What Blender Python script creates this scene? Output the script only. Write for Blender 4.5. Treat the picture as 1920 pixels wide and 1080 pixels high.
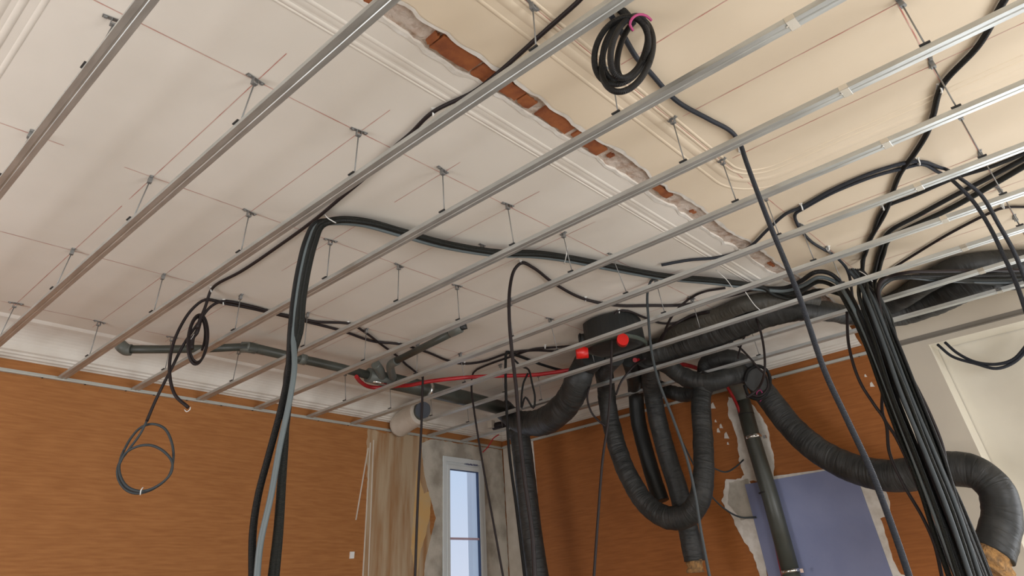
import bpy, bmesh, math, random
from mathutils import Vector, Matrix, noise
random.seed(7)
S = bpy.context.scene
for o in list(bpy.data.objects): bpy.data.objects.remove(o)
COL = S.collection
V = Vector

# ---------------------------------------------------------------- camera
CAM = V((-0.29074, -6.44062, 1.60674))
RX = V((0.67539571, -0.73454832, -0.06541713))      # right
DN = V((0.40726089, 0.44547054, -0.79730456))       # down
FW = V((0.61480013, 0.51185424, 0.60002169))        # forward
FPX, CX, CY = 1167.05, 960.0, 255.48
cam = bpy.data.objects.new('camera', bpy.data.cameras.new('camera')); COL.objects.link(cam)
M3 = Matrix((RX, -DN, -FW)).transposed()
cam.matrix_world = Matrix.Translation(CAM) @ M3.to_4x4()
cam.data.sensor_width = 36; cam.data.lens = FPX / 1920 * 36
cam.data.shift_y = -(540 - CY) / 1920; cam.data.clip_start = 0.05
S.camera = cam
# ---------------------------------------------------------------- view, world, daylight
S.view_settings.view_transform = 'Standard'; S.view_settings.look = 'None'
S.view_settings.gamma = 1; S.view_settings.use_curve_mapping = False
S.view_settings.exposure = -0.02
W = bpy.data.worlds.new('sky'); S.world = W; W.use_nodes = True
wn, wl_ = W.node_tree.nodes, W.node_tree.links
for n in list(wn): wn.remove(n)
wo = wn.new('ShaderNodeOutputWorld'); wb = wn.new('ShaderNodeBackground')
tc = wn.new('ShaderNodeTexCoord'); sx = wn.new('ShaderNodeSeparateXYZ'); cr = wn.new('ShaderNodeValToRGB')
wl_.new(tc.outputs['Generated'], sx.inputs[0]); wl_.new(sx.outputs['Z'], cr.inputs[0])
cr.color_ramp.elements[0].position = 0.0; cr.color_ramp.elements[0].color = (0.86, 0.88, 0.97, 1)
cr.color_ramp.elements[1].position = 0.42; cr.color_ramp.elements[1].color = (0.36, 0.64, 0.92, 1)
wl_.new(cr.outputs[0], wb.inputs[0]); wb.inputs[1].default_value = 1.0
wl_.new(wb.outputs[0], wo.inputs[0])

def area(name, loc, direction, sx_, sy_, power, col):
    l = bpy.data.lights.new(name, 'AREA'); l.shape = 'RECTANGLE'; l.size = sx_; l.size_y = sy_
    l.energy = power; l.color = col
    o = bpy.data.objects.new(name, l); COL.objects.link(o); o.location = loc
    o.rotation_euler = V(direction).to_track_quat('-Z', 'Y').to_euler()
    return o
# area lamps for daylight; back and side windows are added, out of view
area('daylight_right_window', (6.98, -7.2, 1.35), (-1, 0.1, 0.05), 1.6, 2.0, 58, (0.93, 0.96, 1.0))
area('daylight_back_lamp', (3.2, -9.45, 1.5), (0, 1, 0.05), 2.0, 2.3, 140, (0.95, 0.97, 1.0))
area('daylight_back_lamp', (-1.2, -9.45, 1.5), (0, 1, 0.05), 2.0, 2.3, 120, (0.95, 0.97, 1.0))
area('daylight_side_lamp', (-3.45, -2.6, 1.5), (1, 0, 0.05), 2.2, 2.3, 125, (0.97, 0.97, 1.0))

sun = bpy.data.lights.new('sun', 'SUN'); sun.energy = 9; sun.angle = .02; sun.color = (1, .95, .86)
so = bpy.data.objects.new('sun', sun); COL.objects.link(so); so.location = (9, -10, 5)
so.rotation_euler = V((-.55, .62, -.56)).to_track_quat('-Z', 'Y').to_euler()
# ---------------------------------------------------------------- placing helpers
HF = V((FW.x, FW.y, 0)).normalized()
CEIL = 3.7; TB = 3.39                                # ceiling, underside of the channels
def ray(u, v): return RX * ((u - CX) / FPX) + DN * ((v - CY) / FPX) + FW
def onz(u, v, z): d = ray(u, v); return CAM + d * ((z - CAM.z) / d.z)
def onx(u, v, x): d = ray(u, v); return CAM + d * ((x - CAM.x) / d.x)
def onh(u, v, h): d = ray(u, v); return CAM + d * (h / d.dot(HF))
def wally(x): return 0.028 * x
def onw(u, v):
    d = ray(u, v); t = (.028 * CAM.x - CAM.y) / (d.y - .028 * d.x); return CAM + d * t
def hd(p): return (p - CAM).dot(HF)
def proj(p):
    d = V(p) - CAM; z = d.dot(FW); return CX + FPX * d.dot(RX) / z, CY + FPX * d.dot(DN) / z
def path(spec, r=0.011):
    """(u,v) under the ceiling | (u,v,'z',z) | (u,v,'x',x) | (u,v,'h',dist) | (u,v,'=') same distance | (u,v,'+',dh)"""
    out = []
    for s in spec:
        if len(s) == 2: p = onz(s[0], s[1], CEIL - r - 0.006)
        elif s[2] == 'z': p = onz(s[0], s[1], s[3])
        elif s[2] == 'x': p = onx(s[0], s[1], s[3])
        elif s[2] == 'h': p = onh(s[0], s[1], s[3])
        elif s[2] == '=': p = onh(s[0], s[1], hd(out[-1]))
        elif s[2] == '+': p = onh(s[0], s[1], hd(out[-1]) + s[3])
        out.append(p)
    return out
def smooth(pts, step=0.03):
    n = len(pts)
    if n < 3: pts = [pts[0], (pts[0] + pts[-1]) / 2, pts[-1]]; n = 3
    P = [pts[0] * 2 - pts[1]] + list(pts) + [pts[-1] * 2 - pts[-2]]
    out = []
    for i in range(1, n):
        a, b, c, d = P[i - 1], P[i], P[i + 1], P[i + 2]
        t0 = 0; t1 = max((b - a).length, 1e-4) ** .5; t2 = t1 + max((c - b).length, 1e-4) ** .5; t3 = t2 + max((d - c).length, 1e-4) ** .5
        k = max(2, int((c - b).length / step) + 1)
        for j in range(k):
            t = t1 + (t2 - t1) * j / k
            A1 = a * ((t1 - t) / t1) + b * (t / t1)
            A2 = b * ((t2 - t) / (t2 - t1)) + c * ((t - t1) / (t2 - t1))
            A3 = c * ((t3 - t) / (t3 - t2)) + d * ((t - t2) / (t3 - t2))
            B1 = A1 * ((t2 - t) / t2) + A2 * (t / t2)
            B2 = A2 * ((t3 - t) / (t3 - t1)) + A3 * ((t - t1) / (t3 - t1))
            out.append(B1 * ((t2 - t) / (t2 - t1)) + B2 * ((t - t1) / (t2 - t1)))
    out.append(pts[-1]); return out
def offs(pts, a, b):
    """shift a path sideways (a, to camera right) and in depth (b); a and b may be functions of 0..1"""
    n = len(pts); out = []
    for i, p in enumerate(pts):
        t = i / (n - 1); d = (pts[min(i + 1, n - 1)] - pts[max(i - 1, 0)]).normalized()
        view = (p - CAM).normalized(); side = d.cross(view)
        side = side.normalized() if side.length > 1e-3 else RX
        w = d.cross(side)
        out.append(p + side * (a(t) if callable(a) else a) + w * (b(t) if callable(b) else b))
    return out

# ---------------------------------------------------------------- mesh helpers
class MB:
    def __init__(s): s.v = []; s.f = []; s.sm = []; s.uv = []; s.mi = []; s.m = 0
    def face(s, idx, uv=None, sm=False):
        s.f.append(idx); s.uv.append(uv or [(0, 0)] * len(idx)); s.sm.append(sm); s.mi.append(s.m)
    def box(s, c, d, rot=None):
        i = len(s.v); c = V(c)
        for x in (-.5, .5):
            for y in (-.5, .5):
                for z in (-.5, .5):
                    p = V((x * d[0], y * d[1], z * d[2])); s.v.append(c + (rot @ p if rot else p))
        for q in ((0, 1, 3, 2), (4, 6, 7, 5), (0, 4, 5, 1), (2, 3, 7, 6), (0, 2, 6, 4), (1, 5, 7, 3)): s.face([i + k for k in q])
        return s
    def hexa(s, b, t):      # bottom 4, top 4
        i = len(s.v); s.v += [V(p) for p in b] + [V(p) for p in t]
        for q in ((3, 2, 1, 0), (4, 5, 6, 7), (0, 1, 5, 4), (1, 2, 6, 5), (2, 3, 7, 6), (3, 0, 4, 7)): s.face([i + k for k in q])
        return s
    def prism(s, pts, ext):
        ext = V(ext); n = len(pts); i = len(s.v)
        s.v += [V(p) for p in pts] + [V(p) + ext for p in pts]
        s.face(list(range(i, i + n))); s.face(list(range(i + 2 * n - 1, i + n - 1, -1)))
        for k in range(n): s.face([i + (k + 1) % n, i + k, i + n + k, i + n + (k + 1) % n])
        return s
    def extrude(s, prof, a, b, closed=False):   # prof: list of offsets (Vectors) added to a and to b
        i = len(s.v); n = len(prof); s.v += [V(a) + V(p) for p in prof] + [V(b) + V(p) for p in prof]
        for k in range(n if closed else n - 1): s.face([i + k, i + (k + 1) % n, i + n + (k + 1) % n, i + n + k])
        if closed: s.face(list(range(i + n - 1, i - 1, -1))); s.face(list(range(i + n, i + 2 * n)))
        return s
    def tube(s, pts, r, n=10, rf=None, cap=True):
        i0 = len(s.v); m = len(pts); L = 0
        d = (pts[1] - pts[0]).normalized(); up = V((0, 0, 1)) if abs(d.z) < .9 else V((1, 0, 0))
        x = d.cross(up).normalized()
        Ls = []
        for i, p in enumerate(pts):
            d = (pts[min(i + 1, m - 1)] - pts[max(i - 1, 0)]).normalized()
            x = (x - d * x.dot(d)).normalized(); y = d.cross(x)
            if i: L += (p - pts[i - 1]).length
            Ls.append(L)
            for k in range(n):
                a = 2 * math.pi * k / n
                rr = rf(L, a, p) if rf else (r(i / (m - 1)) if callable(r) else r)
                s.v.append(p + (x * math.cos(a) + y * math.sin(a)) * rr)
        for i in range(m - 1):
            for k in range(n):
                k2 = (k + 1) % n
                s.face([i0 + i * n + k, i0 + i * n + k2, i0 + (i + 1) * n + k2, i0 + (i + 1) * n + k],
                       [(Ls[i], k / n), (Ls[i], (k + 1) / n), (Ls[i + 1], (k + 1) / n), (Ls[i + 1], k / n)], True)
        if cap:
            s.face([i0 + k for k in range(n)][::-1]); s.face([i0 + (m - 1) * n + k for k in range(n)])
        return s
    def build(s, name, mat, parent=None, bevel=0):
        me = bpy.data.meshes.new(name); me.from_pydata([tuple(p) for p in s.v], [], s.f)
        ul = me.uv_layers.new(name='UVMap'); flat = [c for u in s.uv for uv in u for c in uv]
        ul.data.foreach_set('uv', flat)
        me.polygons.foreach_set('use_smooth', s.sm); me.polygons.foreach_set('material_index', s.mi)
        for m in (mat if isinstance(mat, (list, tuple)) else [mat]): me.materials.append(m)
        bm = bmesh.new(); bm.from_mesh(me); bmesh.ops.recalc_face_normals(bm, faces=bm.faces); bm.to_mesh(me); bm.free()
        me.update()
        o = bpy.data.objects.new(name, me); COL.objects.link(o)
        if parent: attach(o, parent)
        if bevel:
            b = o.modifiers.new('bevel', 'BEVEL'); b.width = bevel; b.segments = 2
        return o
def attach(o, p):
    o.parent = p
    o.matrix_parent_inverse = Matrix.Translation(-p.location)
def tag(o, label, cat, group=None):
    o['label'] = label; o['category'] = cat
    if group: o['group'] = group
    return o
def thing(name, loc, label, cat, group=None):
    e = bpy.data.objects.new(name, None); COL.objects.link(e); e.location = loc; e.empty_display_size = .05
    return tag(e, label, cat, group)
def struct(o): o['kind'] = 'structure'; return o

# ---------------------------------------------------------------- materials
def mat(name, col, rough=.6, metal=0, col2=None, scale=8, fac=(.35, .65), stretch=(1, 1, 1), bump=0, bscale=40, wave=0, spec=.5, detail=6, crease=0):
    m = bpy.data.materials.new(name); m.use_nodes = True; n, l = m.node_tree.nodes, m.node_tree.links
    b = n['Principled BSDF']; b.inputs['Base Color'].default_value = (*col, 1); b.inputs['Roughness'].default_value = rough
    b.inputs['Metallic'].default_value = metal; b.inputs['Specular IOR Level'].default_value = spec
    t = n.new('ShaderNodeTexCoord'); mp = n.new('ShaderNodeMapping'); l.new(t.outputs['Object'], mp.inputs[0]); mp.inputs['Scale'].default_value = stretch
    if col2:
        no = n.new('ShaderNodeTexNoise'); no.inputs['Scale'].default_value = scale; no.inputs['Detail'].default_value = detail
        l.new(mp.outputs[0], no.inputs['Vector'])
        r = n.new('ShaderNodeValToRGB'); r.color_ramp.elements[0].position = fac[0]; r.color_ramp.elements[1].position = fac[1]
        r.color_ramp.elements[0].color = (*col, 1); r.color_ramp.elements[1].color = (*col2, 1)
        l.new(no.outputs['Fac'], r.inputs[0]); l.new(r.outputs[0], b.inputs['Base Color'])
    if bump:
        nb = n.new('ShaderNodeTexNoise'); nb.inputs['Scale'].default_value = bscale; nb.inputs['Detail'].default_value = 4
        l.new(mp.outputs[0], nb.inputs['Vector'])
        bp = n.new('ShaderNodeBump'); bp.inputs['Strength'].default_value = 1; bp.inputs['Distance'].default_value = bump
        l.new(nb.outputs['Fac'], bp.inputs['Height']); l.new(bp.outputs[0], b.inputs['Normal'])
    if crease:
        mq = n.new('ShaderNodeMapping'); l.new(t.outputs['UV'], mq.inputs[0]); mq.inputs['Scale'].default_value = (26, 2.2, 1)
        nb = n.new('ShaderNodeTexNoise'); nb.inputs['Scale'].default_value = 1; nb.inputs['Detail'].default_value = 5; nb.inputs['Distortion'].default_value = .8
        l.new(mq.outputs[0], nb.inputs['Vector'])
        bp = n.new('ShaderNodeBump'); bp.inputs['Strength'].default_value = 1; bp.inputs['Distance'].default_value = crease
        l.new(nb.outputs['Fac'], bp.inputs['Height']); l.new(bp.outputs[0], b.inputs['Normal'])
    if wave:
        sp = n.new('ShaderNodeSeparateXYZ'); l.new(t.outputs['UV'], sp.inputs[0])
        mu = n.new('ShaderNodeMath'); mu.operation = 'MULTIPLY'; mu.inputs[1].default_value = 2 * math.pi / wave; l.new(sp.outputs[0], mu.inputs[0])
        si = n.new('ShaderNodeMath'); si.operation = 'SINE'; l.new(mu.outputs[0], si.inputs[0])
        bp = n.new('ShaderNodeBump'); bp.inputs['Strength'].default_value = .6; bp.inputs['Distance'].default_value = .0015
        l.new(si.outputs[0], bp.inputs['Height']); l.new(bp.outputs[0], b.inputs['Normal'])
    return m
M = {}
M['ceil'] = mat('ceiling_paint_white', (.71, .655, .575), .85, col2=(.765, .71, .63), scale=1.2, bump=.004, bscale=3)
M['ceil2'] = mat('ceiling_paint_cream', (.69, .575, .425), .85, col2=(.74, .62, .465), scale=1.2, bump=.006, bscale=2.2)
M['mould'] = mat('plaster_moulding', (.76, .72, .65), .8, col2=(.70, .65, .58), scale=6)
M['chalk'] = mat('chalk_line', (.50, .17, .13), .9, col2=(.66, .45, .38), scale=9)
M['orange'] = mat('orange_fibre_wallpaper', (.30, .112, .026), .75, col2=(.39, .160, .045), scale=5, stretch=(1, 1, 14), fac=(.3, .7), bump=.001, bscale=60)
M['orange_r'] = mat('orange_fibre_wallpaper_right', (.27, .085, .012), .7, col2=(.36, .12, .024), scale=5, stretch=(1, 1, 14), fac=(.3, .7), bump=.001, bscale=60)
M['strip'] = mat('stripped_wallpaper', (.44, .33, .21), .9, col2=(.31, .16, .065), scale=4, stretch=(3.2, 3.2, .35), fac=(.40, .68), bump=.003, bscale=12)
M['yellow'] = mat('yellow_old_paint', (.58, .36, .14), .9, col2=(.5, .38, .22), scale=4)
M['plaster'] = mat('grey_plaster', (.30, .27, .22), .95, col2=(.50, .46, .39), scale=4.5, fac=(.36, .6), bump=.006, bscale=9)
M['plaster_l'] = mat('pale_plaster', (.60, .54, .46), .95, col2=(.47, .41, .33), scale=4, fac=(.4, .7), bump=.004, bscale=10)
M['white_pl'] = mat('white_filler', (.74, .70, .64), .95, col2=(.6, .55, .48), scale=14, bump=.004, bscale=20)
M['mortar'] = mat('broken_mortar', (.54, .45, .38), .95, col2=(.36, .24, .17), scale=16, fac=(.45, .7), bump=.02, bscale=22)
M['brick'] = mat('terracotta_brick', (.32, .10, .028), .85, col2=(.20, .055, .018), scale=12, bump=.003, bscale=30)
M['beige'] = mat('beige_wall_paint', (.60, .54, .44), .85, col2=(.56, .50, .41), scale=2)
M['cream'] = mat('cream_niche_paint', (.78, .73, .61), .85, col2=(.72, .67, .56), scale=2.5)
M['metal'] = mat('galvanised_steel', (.60, .62, .60), .48, .85, col2=(.48, .49, .47), scale=30, stretch=(1, .15, 1), bump=.0004, bscale=50)
M['zinc'] = mat('zinc_hanger', (.26, .26, .25), .5, .5)
M['track'] = mat('grey_track', (.50, .51, .47), .5, .35)
M['clip_dark'] = mat('dark_clip', (.02, .02, .02), .5)
M['black'] = mat('black_conduit', (.011, .011, .011), .42, spec=.25, wave=.006)
M['black2'] = mat('dark_green_conduit', (.013, .014, .012), .38, spec=.25, wave=.006)
M['grey_c'] = mat('grey_cable', (.042, .050, .054), .5, spec=.3)
M['pale_c'] = mat('pale_grey_cable', (.11, .135, .14), .45)
M['brown_c'] = mat('dark_brown_cable', (.020, .014, .014), .5, spec=.25)
M['blue_c'] = mat('blue_grey_conduit', (.025, .029, .038), .5, spec=.3, wave=.006)
M['red'] = mat('red_conduit', (.36, .012, .016), .4)
M['redcap'] = mat('red_plastic', (.62, .012, .008), .35)
M['pvc'] = mat('grey_pvc_pipe', (.062, .067, .056), .4, col2=(.048, .05, .04), scale=5)
M['pvc_l'] = mat('light_grey_pvc', (.12, .13, .115), .4)
M['duct'] = mat('black_duct_sleeve', (.020, .021, .020), .5, col2=(.040, .040, .038), scale=7, spec=.4, crease=.012)
M['duct_tan'] = mat('dusty_duct_sleeve', (.045, .042, .034), .55, col2=(.075, .068, .055), scale=5, crease=.012)
M['wool'] = mat('tan_insulation_wool', (.46, .25, .09), 1, col2=(.20, .12, .06), scale=25, bump=.02, bscale=60)
M['clamp'] = mat('shiny_clamp', (.8, .8, .78), .22, 1)
M['tie'] = mat('white_tie', (.75, .75, .72), .5)
M['pink'] = mat('magenta_strap', (.42, .05, .17), .6)
M['tape'] = mat('yellow_tape', (.75, .62, .02), .5)
M['box'] = mat('black_plastic_body', (.012, .013, .012), .5)
M['box_rim'] = mat('grey_green_rim', (.065, .08, .065), .5)
M['blue_p'] = mat('blue_grey_board', (.20, .225, .37), .8, col2=(.235, .26, .41), scale=3, bump=.001, bscale=30)
M['frame'] = mat('window_white_frame', (.62, .66, .66), .5)
M['frame_d'] = mat('window_gasket', (.02, .04, .10), .6)
M['muntin'] = mat('pink_grey_bar', (.55, .42, .50), .5)
M['floor'] = mat('screed_floor', (.42, .38, .33), .8, col2=(.35, .32, .28), scale=2)
M['hidden'] = mat('painted_wall', (.60, .54, .45), .85, col2=(.55, .5, .42), scale=2)
M['outside'] = mat('outside_render', (.80, .82, .86), .9)
g = bpy.data.materials.new('window_glass'); g.use_nodes = True; nn = g.node_tree.nodes; nl = g.node_tree.links
for n in list(nn): nn.remove(n)
o_ = nn.new('ShaderNodeOutputMaterial'); tr = nn.new('ShaderNodeBsdfTransparent'); gl = nn.new('ShaderNodeBsdfGlossy'); mx = nn.new('ShaderNodeMixShader')
gl.inputs['Roughness'].default_value = .05; tr.inputs[0].default_value = (.93, .96, 1, 1); mx.inputs[0].default_value = .07
nl.new(tr.outputs[0], mx.inputs[1]); nl.new(gl.outputs[0], mx.inputs[2]); nl.new(mx.outputs[0], o_.inputs[0]); M['glass'] = g

# ================================================================ ROOM
XR = 6.9; XL = -3.5; YB = -9.5; SC0, SC1 = -4.850, -4.968      # broken strip between the two ceilings
def rag(x, k, amp=.035): return amp * (noise.noise(V((x * 2.2, k, 0))) + .6 * noise.noise(V((x * 9, k, 3))) + .35 * noise.noise(V((x * 27, k, 5))))
# floor
struct(MB().box(((XR + XL) / 2, (YB + .1) / 2, -.05), (XR - XL + .6, -YB + .9, .1)).build('floor', M['floor']))
# ceiling: slab above, two painted plaster skins with ragged edges along the broken strip
xs = [XL + (XR - XL) * i / 260 for i in range(261)]
mb = MB()
def skin(mb, yf, edge, z0=CEIL, th=.035):
    for i in range(260):
        a, b = xs[i], xs[i + 1]
        A, Bq = V((a, edge(a), z0)), V((b, edge(b), z0)); C2, D = V((b, yf(b), z0)), V((a, yf(a), z0)); up = V((0, 0, th))
        k = len(mb.v); mb.v += [A, Bq, C2, D, A + up, Bq + up]
        mb.face([k, k + 1, k + 2, k + 3]); mb.face([k, k + 4, k + 5, k + 1])
mb.m = 0; skin(mb, lambda x: wally(x) + .2, lambda x: SC0 + rag(x, 1))
mb.m = 1; skin(mb, lambda x: YB - .2, lambda x: SC1 + rag(x, 7, .03))
mb.m = 2
for i in range(260):                                             # white lip of torn plaster, both sides
    a, b = xs[i], xs[i + 1]
    for e, s in ((lambda x: SC0 + rag(x, 1), 1), (lambda x: SC1 + rag(x, 7, .03), -1)):
        w = lambda x: s * (.012 + .014 * abs(noise.noise(V((x * 6, s, 9)))) * 2)
        k = len(mb.v); z = CEIL - .003
        mb.v += [V((a, e(a) - s * .004, z)), V((b, e(b) - s * .004, z)), V((b, e(b) + w(b), z)), V((a, e(a) + w(a), z))]
        mb.face([k, k + 1, k + 2, k + 3])
mb.m = 3
for i in range(520):                                             # mortar bed seen in the gap
    a = XL + (XR - XL) * i / 520; b = XL + (XR - XL) * (i + 1) / 520
    for j in range(5):
        y0 = -4.74 - .065 * j; y1 = y0 - .065
        hz = lambda x, y: CEIL + .018 + .016 * noise.noise(V((x * 7, y * 9, 2)))
        k = len(mb.v); mb.v += [V((a, y0, hz(a, y0))), V((b, y0, hz(b, y0))), V((b, y1, hz(b, y1))), V((a, y1, hz(a, y1)))]
        mb.face([k, k + 1, k + 2, k + 3])
mb.m = 1
mb.box(((XR + XL) / 2, (YB + .1) / 2, CEIL + .1), (XR - XL + .6, -YB + 1, .1))
# red chalk setting-out lines
mb.m = 4
ROW = {'A': -.61, 'B': -1.785, 'C': -2.99, 'D': -4.12, 'E': -5.36, 'F': -6.55}
zc = CEIL - .0012
def line(x0, y0, x1, y1, w=.0022):
    n = max(2, int(math.hypot(x1 - x0, y1 - y0) / .1)); d = V((x1 - x0, y1 - y0, 0)).normalized(); s = V((-d.y, d.x, 0)) * w
    for i in range(n):
        a = V((x0, y0, zc)).lerp(V((x1, y1, zc)), i / n); b = V((x0, y0, zc)).lerp(V((x1, y1, zc)), (i + 1) / n)
        if noise.noise(a * 1.3) < -.33: continue
        k = len(mb.v); mb.v += [a + s, b + s, b - s, a - s]; mb.face([k, k + 1, k + 2, k + 3])
for y in ROW.values(): line(-.25, y, 6.4, y, .0026)
for i in range(0, 11): line(.6 * i + .015, -4.38, .6 * i, -.45, .002)
for i in range(0, 11): line(.6 * i + .03, -9, .6 * i + .02, -5.42, .0026)
struct(mb.build('ceiling', [M['ceil'], M['ceil2'], M['white_pl'], M['mortar'], M['chalk']]))
# bricks and scabs in the broken strip
mb = MB()
for (u0, v0, u1, v1, w) in [(684, 0, 706, 12, .10), (806, 72, 814, 80, .07), (815, 80, 892, 128, .105), (899, 126, 932, 150, .10),
        (942, 163, 975, 184, .09), (977, 184, 1003, 198, .07), (1006, 212, 1066, 250, .095), (1072, 254, 1090, 264, .07),
        (1092, 268, 1126, 290, .085), (1145, 290, 1150, 295, .04), (1222, 352, 1250, 374, .055), (1296, 396, 1302, 402, .03), (1450, 492, 1458, 499, .03)]:
    a = onz(u0, v0, CEIL); b = onz(u1, v1, CEIL); cx = (a.x + b.x) / 2; ln = max(.03, abs(b.x - a.x) * .95); cy = -4.908 + random.uniform(-.006, .006)
    pts = []
    n = max(6, int(ln / .03))
    for k in range(n): pts.append(V((cx - ln / 2 + ln * k / (n - 1), cy + w / 2 + random.uniform(-.008, .006), CEIL + .004)))
    for k in range(n): pts.append(V((cx + ln / 2 - ln * k / (n - 1), cy - w / 2 + random.uniform(-.006, .008), CEIL + .004)))
    mb.prism(pts, (0, 0, .03))
struct(mb.build('trim_1', M['brick']))
# plaster mouldings: ridges on the ceiling
def ridge_prof(w, h): return [V((0, 0, 0))]
def ridge(mb, pts, w, h):
    n = len(pts); i0 = len(mb.v); h *= .45
    for i, p in enumerate(pts):
        d = (pts[min(i + 1, n - 1)] - pts[max(i - 1, 0)]).normalized(); s = V((-d.y, d.x, 0))
        for a, z in ((-1, 0), (-.7, .7), (-.2, 1), (.3, .9), (.75, .45), (1, 0)): mb.v.append(p + s * a * w / 2 - V((0, 0, h * z)))
    for i in range(n - 1):
        for k in range(5): mb.face([i0 + i * 6 + k, i0 + i * 6 + k + 1, i0 + (i + 1) * 6 + k + 1, i0 + (i + 1) * 6 + k], None, True)
mb = MB()
for y, w, h in ((-4.715, .030, .010), (-4.695, .05, .006), (-4.645, .03, .010), (-4.622, .016, .008)): ridge(mb, [V((-.3, y, CEIL)), V((6.5, y, CEIL))], w, h)
for x, w, h in ((-.36, .05, .012), (-.30, .03, .010), (-.24, .025, .008)): ridge(mb, [V((x, -4.8, CEIL)), V((x, -.3, CEIL))], w, h)
struct(mb.build('trim_2', M['ceil']))
mb = MB()
for off, w, h in ((-.01, .02, .010), (.02, .02, .010), (.075, .05, .009), (.15, .022, .008)):
    R_ = .22 + off * .0; pts = [V((XL, -5.37 + off, CEIL)), V((3.10 + off * .6, -5.37 + off, CEIL))]
    cx, cy = 3.10 + off * .6, -5.37 + off - R_ - off
    for k in range(1, 13):
        a = math.pi / 2 * k / 12; pts.append(V((cx + (R_ + off) * math.sin(a), cy + (R_ + off) * math.cos(a), CEIL)))
    pts.append(V((pts[-1].x, YB, CEIL))); ridge(mb, pts, w, h)
struct(mb.build('trim_3', M['ceil2']))
# coves along the two orange walls
def cove(sy):
    pr = [(0, 3.485), (.008, 3.485), (.018, 3.492), (.045, 3.496), (.054, 3.508), (.072, 3.513), (.075, 3.527), (.10, 3.535), (.105, 3.55)]
    for k in range(1, 10):
        a = math.pi / 2 * k / 9; pr.append((.345 - .24 * math.cos(a), 3.55 + .13 * math.sin(a)))
    pr += [(.37, 3.682), (.385, 3.69), (.40, 3.7)]
    return pr
mb = MB(); pr = cove(1)
mb.extrude([V((0, -d, z)) for d, z in pr], (-.7, wally(-.7), 0), (XR, wally(XR), 0)); struct(mb.build('trim_4', M['mould']))
mb = MB(); mb.extrude([V((-d, 0, z)) for d, z in pr], (XR, .19, 0), (XR, -4.86, 0)); struct(mb.build('trim_5', M['mould']))

# wall_left (slightly out of square) with the window opening
WX0, WX1, WZ0, WZ1 = 5.71, 6.47, .9, 3.195
def wbox(mb, x0, x1, z0, z1, t=.3, out=0):
    a, b = wally(x0) + out, wally(x1) + out
    mb.hexa([(x0, a, z0), (x1, b, z0), (x1, b + t, z0), (x0, a + t, z0)], [(x0, a, z1), (x1, b, z1), (x1, b + t, z1), (x0, a + t, z1)])
mb = MB()
wbox(mb, XL, WX0, 0, 3.8); wbox(mb, WX1, XR + .3, 0, 3.8); wbox(mb, WX0, WX1, 0, WZ0); wbox(mb, WX0, WX1, WZ1, 3.8)
struct(mb.build('wall_left', M['orange']))
# wall_right: orange from the corner to y=-4.9, beige with niche beyond
NY = -5.43; NZ = 3.335
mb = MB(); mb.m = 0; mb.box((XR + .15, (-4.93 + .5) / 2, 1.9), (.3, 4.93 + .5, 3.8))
mb.m = 1; mb.box((XR + .14, (-4.93 + NY) / 2, 1.9), (.28, -4.93 - NY, 3.8)); mb.box((XR + .14, (NY - 8.15) / 2, (NZ + 3.8) / 2), (.28, 8.15 + NY, 3.8 - NZ))
mb.box((XR + .14, (-8.15 + YB) / 2, 1.9), (.28, -8.15 - YB, 3.8))
mb.m = 2; mb.box((XR + .21, (NY - 6.3) / 2, 1.7), (.14, 6.3 + NY, 3.4)); mb.box((XR + .21, -8.1, 1.7), (.14, .1, 3.4)); mb.box((XR + .21, -7.2, 2.9), (.14, 1.8, 1.0)); mb.box((XR + .21, -7.2, .15), (.14, 1.8, .3))
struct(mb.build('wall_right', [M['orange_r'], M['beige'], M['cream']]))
# splayed niche lining
mb = MB(); dx, sp = .13, .035
y1 = -8.15
A = [V((XR, NY, 0)), V((XR, NY, NZ)), V((XR, y1, NZ)), V((XR, y1, 0))]
Bp = [V((XR + dx, NY - sp, 0)), V((XR + dx, NY - sp, NZ - .03)), V((XR + dx, y1 + sp, NZ - .03)), V((XR + dx, y1 + sp, 0))]
i = len(mb.v); mb.v += A + Bp
mb.face([0, 1, 5, 4]); mb.face([1, 2, 6, 5]); mb.face([2, 3, 7, 6])
struct(mb.build('trim_6', M['cream']))
# walls behind and beside the camera, with window openings added for the daylight lamps
mb = MB()
for x0, x1, z0, z1 in ((XL - .3, -2.3, 0, 3.8), (-.1, 2.1, 0, 3.8), (4.3, XR + .3, 0, 3.8), (-2.3, -.1, 0, .3), (-2.3, -.1, 2.7, 3.8), (2.1, 4.3, 0, .3), (2.1, 4.3, 2.7, 3.8)):
    mb.box(((x0 + x1) / 2, YB - .15, (z0 + z1) / 2), (x1 - x0, .3, z1 - z0))
struct(mb.build('wall_back', M['hidden']))
mb = MB()
for y0, y1_, z0, z1 in ((YB, -3.8, 0, 3.8), (-1.4, .3, 0, 3.8), (-3.8, -1.4, 0, .3), (-3.8, -1.4, 2.7, 3.8)):
    mb.box((XL - .15, (y0 + y1_) / 2, (z0 + z1) / 2), (.3, y1_ - y0, z1 - z0))
struct(mb.build('wall_side', M['hidden']))

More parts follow.
